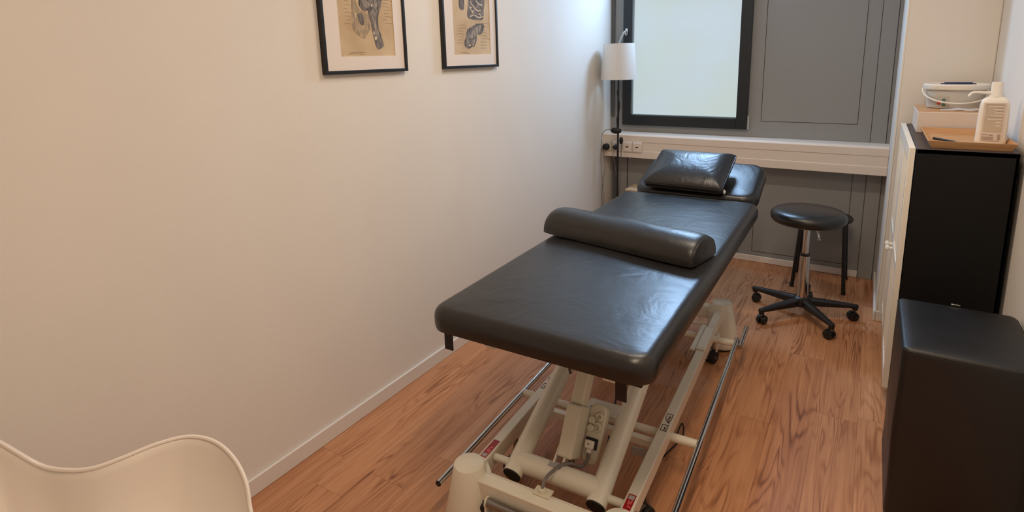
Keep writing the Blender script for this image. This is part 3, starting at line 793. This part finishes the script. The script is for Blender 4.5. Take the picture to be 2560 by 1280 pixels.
t = thing('wooden_drawer_box', 'low white-fronted box with warm wooden rim standing behind the bamboo tray', 'box', (2.075, 3.355, ZC))
B('box_front', (-.140, -.182, 0), (.150, -.172, .096), M_boxw, t, .003)
bm = new(); box(bm, (-.140, -.1715, 0), (.150, .165, .092)); obj('box_body', bm, M_boxw, t, bevel=.003)
B('box_top', (-.138, -.1712, .0925), (.148, .164, .1), M_bamb, t, .002)
bm = new(); n1, n2 = 26, 10; g = []
for i in range(n1):
    row = []
    for j in range(n2):
        x = -.055 + .20 * i / (n1 - 1); y = -.155 + .060 * j / (n2 - 1) * (1 - .35 * abs(sin(i * .4)))
        z = .1018 + .010 * max(0, noise.noise(V((x * 22, y * 40, 1.3)))) * sin(pi * i / (n1 - 1)) + .008 * sin(pi * j / (n2 - 1)) * sin(pi * i / (n1 - 1)) ** .5
        row.append(bm.verts.new((x, y, z)))
    g.append(row)
for i in range(n1 - 1):
    for j in range(n2 - 1): bm.faces.new((g[i][j], g[i + 1][j], g[i + 1][j + 1], g[i][j + 1]))
bmesh.ops.solidify(bm, geom=list(bm.faces), thickness=.001)
o_ = obj('tissue', bm, M_tissue); o_.location = (2.075, 3.355, ZC); tag(o_, 'crumpled white tissue lying on the wooden box in front of the bucket', 'tissue')

t = thing('plastic_bucket', 'round milky plastic bucket with lid and blue clip standing on the wooden box', 'bucket', (2.082, 3.385, ZC + .1005))
bm = new(); lathe(bm, [(0, 0), (.102, 0), (.106, .003), (.116, .095), (.121, .097), (.121, .1), (.117, .1), (.104, .004), (0, .004)], n=64); obj('bucket_body', bm, M_trans, t)
bm = new(); lathe(bm, [(0, .104), (.112, .104), (.113, .110), (.122, .112), (.1265, .108), (.1265, .094), (.124, .088), (.1215, .088), (.1215, .102), (0, .1015)], n=64); ld = obj('lid', bm, M_plast, t)
bm = new(); box(bm, (-.052, -.085, .112), (.052, -.045, .121)); box(bm, (-.066, -.075, .112), (.066, -.055, .117)); obj('lid_clip', bm, M_blue, ld, bevel=.003)
bm = new(); pp = []
for i in range(25):
    a = pi + pi * i / 24; pp.append(V((.128 * cos(a), .128 * sin(a) * .98 - .003, .088 - .060 * sin(pi * i / 24) ** .8)))
tube(bm, pp, .0038, 8, False); obj('bail_handle', bm, M_plast, t)
# round label dots on the front
def ondisc(bm, phi, z, rad, rr, thick=.0008, sx=1, n=20):
    q = []
    for i in range(n):
        a = 2 * pi * i / n; ph = phi + rr * sx * cos(a) / rad; q.append(V((rad * cos(ph), rad * sin(ph), z + rr * sin(a))))
    A = [bm.verts.new(p) for p in q]; Bv = [bm.verts.new(p + V((p.x, p.y, 0)).normalized() * thick) for p in q]
    bridge(bm, A, Bv); bm.faces.new(Bv); bm.faces.new(A[::-1])
bm = new()
q0_, q1_ = -2.75, -1.85
A = []; Bq = []
for i in range(13):
    ph = q0_ + (q1_ - q0_) * i / 12
    A.append(bm.verts.new((.1085 * cos(ph), .1085 * sin(ph), .004))); Bq.append(bm.verts.new((.1145 * cos(ph), .1145 * sin(ph), .06)))
for i in range(12): bm.faces.new((A[i], A[i + 1], Bq[i + 1], Bq[i]))
bmesh.ops.solidify(bm, geom=list(bm.faces), thickness=.0006); lb = obj('bucket_label', bm, M_plast, t)
bm = new(); ondisc(bm, -2.20, .026, .1115, .008); obj('red_dot', bm, M_dot1, lb, label='round red dot')
bm = new(); ondisc(bm, -2.02, .042, .1132, .006, sx=1.3); ondisc(bm, -2.02, .020, .1112, .0075); obj('green_dot', bm, M_dot2, lb, label='round green dots')

t = thing('dispenser_bottle', 'cream disinfectant bottle with a long pump spout standing in the bamboo tray', 'bottle', (2.157, 2.855, ZC + .0075), R_(-4))
bm = new()
pr = [(0, .004), (.0, .012), (.0, .120), (.0015, .150), (.005, .166), (.012, .176), (.022, .181), (.0255, .182)]
prev = None
for ins, z in [(.004, 0)] + pr:
    tw = 1 + .04 * (1 - z / .18)
    cur = [bm.verts.new((x * tw, y, z)) for x, y in rrect(.0455 - ins * .95, .030 - ins * .6, .014, 6)]
    if prev: bridge(bm, prev, cur)
    else: bm.faces.new(cur[::-1])
    prev = cur
bm.faces.new(prev); obj('bottle_body', bm, M_plast, t, angle=60)
lb = B('back_label', (-.034, -.0306, .012), (.034, -.0301, .160), M_boxw, t)
bm = new(); box(bm, (-.028, -.0311, .048), (.028, -.0306, .154)); obj('text_block', bm, M_labelbg, lb)
bm = new()
for i, (x0, x1) in enumerate(((-.020, .026), (0, .026), (.002, .026), (-.012, .026), (-.018, .024), (.006, .024), (.008, .022))): box(bm, (x0, -.0315, .146 - i * .0125), (x1, -.0311, .149 - i * .0125))
obj('light_text_line', bm, M_paper, lb)
bm = new()
for (x0, z0, x1, z1) in ((-.030, .036, -.012, .039), (-.008, .034, .004, .038), (-.030, .019, .006, .021), (-.030, .023, .006, .025), (-.030, .0275, .006, .0295), (.018, .018, .026, .040), (-.028, .152, .028, .155), (.006, .139, .026, .141), (.006, .128, .026, .130), (-.016, .106, .026, .108), (-.028, .013, .024, .0145)):
    box(bm, (x0, -.0316, z0), (x1, -.0311, z1))
obj('dark_text_line', bm, M_inkl, lb)
bm = new(); lathe(bm, [(0, .178), (.0205, .178), (.0205, .188), (.0185, .192), (.0185, .232), (.0170, .238), (0, .239)], n=28); obj('pump_cap', bm, M_plast, t)
bm = new(); tube(bm, [(-.010, 0, .196), (-.035, -.004, .197), (-.064, -.008, .198), (-.076, -.010, .194), (-.084, -.012, .182)], lambda k_: .0062 - .0022 * k_, 12); obj('spout', bm, M_plast, t)

# ------------------------------------------------------------------ padded cube by the right wall
t = thing('padded_cube', 'tall black leatherette positioning cube in front of the black cabinet', 'positioning cube', (2.060, 2.185, 0))
bm = new()
def wc(v):
    v = v.copy(); k = max(0, (v.z - .5) / .1)
    if v.x < 0: v.x += .010 * k * cos(v.y / .215 * pi / 2)
    v.x += .003 * noise.noise(v * 5) * (1 if v.x < 0 else 0); v.z += .004 * noise.noise(V((v.x * 6, v.y * 6, 0))) * (v.z / .6)
    return v
pf = [(.012, 0), (.002, .006), (0, .02)] + [(0, .05 + .5 * i / 8) for i in range(9)] + [(0, .580), (.0012, .590), (.005, .597), (.011, .600), (.03, .602), (.06, .603), (.10, .603), (.13, .603)]
cushion(bm, .168, .215, .022, pf, 5, warp=wc); obj('cube_cover', bm, M_leath3, t, angle=70)
bm = new(); pp = [wc(V((x, y, .5915))) for x, y in rrect(.1678, .2148, .022, 5)]; pp.append(pp[0]); tube(bm, pp, .0014, 6, False); obj('top_seam', bm, M_leath3, t)
bm = new(); box(bm, (-.012, .204, .6035), (.014, .2135, .609)); obj('zip_pull', bm, M_chrome, t, bevel=.001)
bm = new(); lathe(bm, [(0, 0), (.03, 0), (.032, .006), (.028, .014), (0, .016)], n=24)
for v in bm.verts: v.co = V((W - .001 - v.co.z, 2.30 + v.co.x * .8, .552 + v.co.y))
tag(obj('wall_stop', bm, M_rub), 'small round black stop fixed to the right wall beside the padded cube', 'wall stop')

# ------------------------------------------------------------------ framed anatomy pictures
def picture(label, y0, y1, my0, my1, drawing):
    zb, zt = 1.453, 2.05
    t = thing('framed_picture', label, 'picture', (0.001, (y0 + y1) / 2, zb), 0, None)
    o0 = V(t.location)
    bm = new(); fw = .013
    for a, b in (((0, y0, zb), (.021, y0 + fw, zt)), ((0, y1 - fw, zb), (.021, y1, zt)), ((0, y0 + fw, zb), (.021, y1 - fw, zb + fw)), ((0, y0 + fw, zt - fw), (.021, y1 - fw, zt))): box(bm, V(a) - V((0, o0.y, o0.z)), V(b) - V((0, o0.y, o0.z)))
    obj('picture_frame', bm, M_blackm, t, bevel=.0015)
    off = V((0, o0.y, o0.z))
    bm = new()
    for a, b in (((.004, y0 + fw, zb + fw), (.0125, my0, zt - fw)), ((.004, my1, zb + fw), (.0125, y1 - fw, zt - fw)), ((.004, my0, zb + fw), (.0125, my1, 1.519)), ((.004, my0, 1.985), (.0125, my1, zt - fw))): box(bm, V(a) - off, V(b) - off)
    obj('mat_board', bm, mat('glazed_white_mat', srgb(232, 219, 208), .8, var=.005, coat=.6), t, smooth=False)
    bm = new(); box(bm, V((.004, my0 - .01, 1.509)) - off, V((.0095, my1 + .01, 1.995)) - off); pr_ = obj('print', bm, M_print, t)
    for nm, m_, polys, lay in [(nm, m_, [pl], lay) for nm, m_, P_, lay in drawing if nm != 'handwriting_line' for pl in P_] + [d for d in drawing if d[0] == 'handwriting_line']:
        bm = new()
        for pl in polys:
            pts = smooth_path([V((.0096 + lay * .0003, my0 + p[0] * (my1 - my0), 1.519 + p[1] * (my1 - my0))) - off for p in pl + [pl[0]]], 4)[:-1]
            extrude_poly(bm, pts, (.0002, 0, 0))
        obj(nm, bm, m_, pr_, smooth=False)
def strokes(seed, n, x0, x1, z0, z1):
    rs = random.Random(seed); out = []
    for i in range(n):
        y = x0 + (x1 - x0) * rs.random() * .3; z = z0 + (z1 - z0) * i / n; L_ = (x1 - x0) * (.5 + .4 * rs.random())
        out.append([(y, z), (y + L_ / 2, z + .008), (y + L_, z - .002), (y + L_, z - .008), (y + L_ / 2, z), (y, z - .007)])
    return out
M_stroke = mat('faded_ink', srgb(156, 132, 100), .8)
M_hi = mat('pale_highlight', srgb(206, 190, 166), .8)
# limb study with muscle masses, generic
d1 = [('faded_muscle', M_skl, [[(0.252, 0.812), (0.246, 0.626), (0.237, 0.481), (0.244, 0.357), (0.305, 0.295), (0.369, 0.253), (0.427, 0.228), (0.496, 0.295), (0.552, 0.367), (0.557, 0.481), (0.512, 0.564), (0.42, 0.595), (0.346, 0.667), (0.307, 0.812)]], 0),
      ('shaded_limb', M_sk, [[(0.402, 0.812), (0.375, 0.688), (0.409, 0.626), (0.474, 0.59), (0.53, 0.605), (0.542, 0.533), (0.573, 0.44), (0.589, 0.336), (0.612, 0.233), (0.636, 0.14), (0.678, 0.088), (0.778, 0.129), (0.778, 0.191), (0.743, 0.305), (0.712, 0.398), (0.721, 0.543), (0.784, 0.688), (0.784, 0.812)]], 1),
      ('muscle_shading', M_skl2, [[(0.583, 0.595), (0.614, 0.626), (0.662, 0.564), (0.672, 0.409), (0.703, 0.316), (0.733, 0.212), (0.701, 0.171), (0.67, 0.264), (0.629, 0.388)], [(0.437, 0.75), (0.543, 0.729), (0.564, 0.667), (0.506, 0.636), (0.456, 0.678)], [(0.655, 0.75), (0.722, 0.74), (0.706, 0.657), (0.656, 0.636)]], 2),
      ('muscle_shading', M_sk, [[(0.332, 0.543), (0.403, 0.564), (0.448, 0.481), (0.427, 0.409), (0.375, 0.44)]], 2),
      ('pale_highlight', M_hi, [[(0.622, 0.264), (0.663, 0.259), (0.663, 0.228), (0.624, 0.22)], [(0.603, 0.336), (0.623, 0.331), (0.626, 0.295), (0.605, 0.295)], [(0.293, 0.564), (0.313, 0.553), (0.312, 0.507), (0.295, 0.512)], [(0.594, 0.693), (0.622, 0.698), (0.615, 0.657), (0.593, 0.662)]], 3),
      ('handwriting_line', M_stroke, strokes(1, 9, .10, .24, .42, .85) + strokes(2, 9, .80, .97, .45, .85) + strokes(5, 2, .08, .4, .03, .07), 0)]
d2 = [('shaded_limb', M_sk, [[(0.436, 0.923), (0.398, 0.704), (0.388, 0.583), (0.536, 0.549), (0.795, 0.559), (0.838, 0.704), (0.844, 0.923)], [(0.188, 0.923), (0.177, 0.714), (0.301, 0.704), (0.307, 0.923)], [(0.618, 0.486), (0.79, 0.498), (0.831, 0.461), (0.803, 0.376), (0.723, 0.316), (0.626, 0.316), (0.621, 0.243), (0.571, 0.158), (0.525, 0.115), (0.482, 0.121), (0.394, 0.091), (0.31, 0.115), (0.271, 0.17), (0.31, 0.255), (0.337, 0.328), (0.374, 0.389), (0.485, 0.437)]], 0),
      ('bone_shading', M_hi, [[(0.472, 0.837), (0.553, 0.764), (0.656, 0.709), (0.753, 0.715), (0.752, 0.693), (0.654, 0.687), (0.551, 0.742), (0.47, 0.815)], [(0.624, 0.86), (0.707, 0.811), (0.803, 0.799), (0.801, 0.78), (0.705, 0.792), (0.623, 0.84)], [(0.445, 0.763), (0.504, 0.69), (0.564, 0.629), (0.562, 0.61), (0.502, 0.67), (0.444, 0.743)], [(0.455, 0.605), (0.564, 0.629), (0.691, 0.599), (0.8, 0.617), (0.798, 0.597), (0.689, 0.579), (0.562, 0.61), (0.453, 0.585)], [(0.743, 0.725), (0.717, 0.664), (0.767, 0.616), (0.766, 0.599), (0.716, 0.647), (0.742, 0.708)]], 2),
      ('pale_muscle', M_skl2, [[(0.637, 0.455), (0.777, 0.464), (0.694, 0.364), (0.56, 0.291), (0.46, 0.249), (0.442, 0.304), (0.547, 0.401)], [(0.329, 0.231), (0.384, 0.243), (0.368, 0.17), (0.313, 0.158)], [(0.491, 0.231), (0.567, 0.243), (0.539, 0.158), (0.495, 0.146)]], 2),
      ('pale_highlight', M_hi, [[(0.388, 0.158), (0.432, 0.16), (0.432, 0.134), (0.393, 0.131)], [(0.465, 0.741), (0.497, 0.743), (0.498, 0.724), (0.468, 0.721)], [(0.504, 0.692), (0.543, 0.692), (0.541, 0.67), (0.507, 0.67)], [(0.695, 0.656), (0.73, 0.658), (0.728, 0.636), (0.698, 0.634)]], 3),
      ('handwriting_line', M_stroke, strokes(3, 7, .08, .34, .18, .5) + strokes(4, 9, .70, .96, .10, .55) + strokes(6, 2, .12, .4, .02, .05), 0)]
picture('black-framed anatomical limb drawing on the left wall, the larger-looking one nearer the white chair', 1.447, 1.894, 1.533, 1.828, d1)
picture('black-framed anatomical bone and muscle drawing on the left wall, the one nearer the window', 2.150, 2.611, 2.236, 2.549, d2)

# ------------------------------------------------------------------ moulded armchair
t = thing('shell_armchair', 'white moulded shell armchair with cream inside by the left wall', 'chair', (.62, .30, 0))
RIM = [(0, .235, .430), (35, .26, .432), (58, .275, .440), (72, .287, .472), (85.3, .302, .52), (91.3, .318, .56), (100.7, .333, .60), (110.6, .339, .63), (119.3, .327, .648), (128, .299, .655), (140, .264, .656), (152, .252, .656), (162, .271, .661), (170, .309, .677), (180, .356, .76)]
def rim(phi):
    p = (phi + 180) % 360 - 180; p = abs(p)
    for i in range(len(RIM) - 1):
        a, b = RIM[i], RIM[i + 1]
        if a[0] <= p <= b[0]:
            k_ = (p - a[0]) / (b[0] - a[0])
            m0 = RIM[max(i - 1, 0)]; m1 = RIM[min(i + 2, len(RIM) - 1)]
            def cr(j):
                h = b[0] - a[0]
                s0 = (b[j] - m0[j]) / max(b[0] - m0[0], 1e-6) * h; s1 = (m1[j] - a[j]) / max(m1[0] - a[0], 1e-6) * h
                return (2 * k_ ** 3 - 3 * k_ ** 2 + 1) * a[j] + (k_ ** 3 - 2 * k_ ** 2 + k_) * s0 + (-2 * k_ ** 3 + 3 * k_ ** 2) * b[j] + (k_ ** 3 - k_ ** 2) * s1
            return cr(1), cr(2)
    return RIM[-1][1:]
bm = new(); NP, NR = 220, 26; g = []
c_ = bm.verts.new((0, 0, .415))
for j in range(1, NR + 1):
    row = []; s_ = j / NR
    for i in range(NP):
        ph = 360 * i / NP; rr, hz = rim(ph)
        hh = hz - .415
        flat = .60 + .12 * max(0, cos(R_(ph)))
        rad = rr * (s_ / .72 * .86 if s_ < .72 else .86 + .14 * sin((s_ - .72) / .28 * pi / 2) )
        zz = .415 + hh * (max(0, (s_ - .30) / .70) ** 1.9)
        # rolled-out lip
        if s_ > .93: rad += .006 * (s_ - .93) / .07
        row.append(bm.verts.new((rad * cos(R_(ph)), rad * sin(R_(ph)), zz)))
    g.append(row)
for i in range(NP): bm.faces.new((c_, g[0][i], g[0][(i + 1) % NP]))
for j in range(NR - 1):
    for i in range(NP): bm.faces.new((g[j][i], g[j + 1][i], g[j + 1][(i + 1) % NP], g[j][(i + 1) % NP]))
sh_ = obj('shell', bm, M_shell, t, angle=180)
so = sh_.modifiers.new('thick', 'SOLIDIFY'); so.thickness = .005; so.offset = 0
bm = new(); pp = [V(((rim(360 * i / NP)[0] + .005) * cos(2 * pi * i / NP), (rim(360 * i / NP)[0] + .005) * sin(2 * pi * i / NP), rim(360 * i / NP)[1])) for i in range(NP + 1)]
tube(bm, pp, .0045, 8, False); obj('shell_rim', bm, M_shell, t)
for sx, sy in ((1, 1), (1, -1), (-1, 1), (-1, -1)):
    bm = new(); cyl(bm, (sx * .12, sy * .12, .405), (sx * .22, sy * .21, 0), .015, .010, 16); obj('leg', bm, M_pine, t)
bm = new(); tube(bm, [(-.12, -.12, .40), (.12, .12, .40)], .006, 8, False); tube(bm, [(-.12, .12, .395), (.12, -.12, .395)], .006, 8, False); obj('under_frame', bm, M_blackm, t)
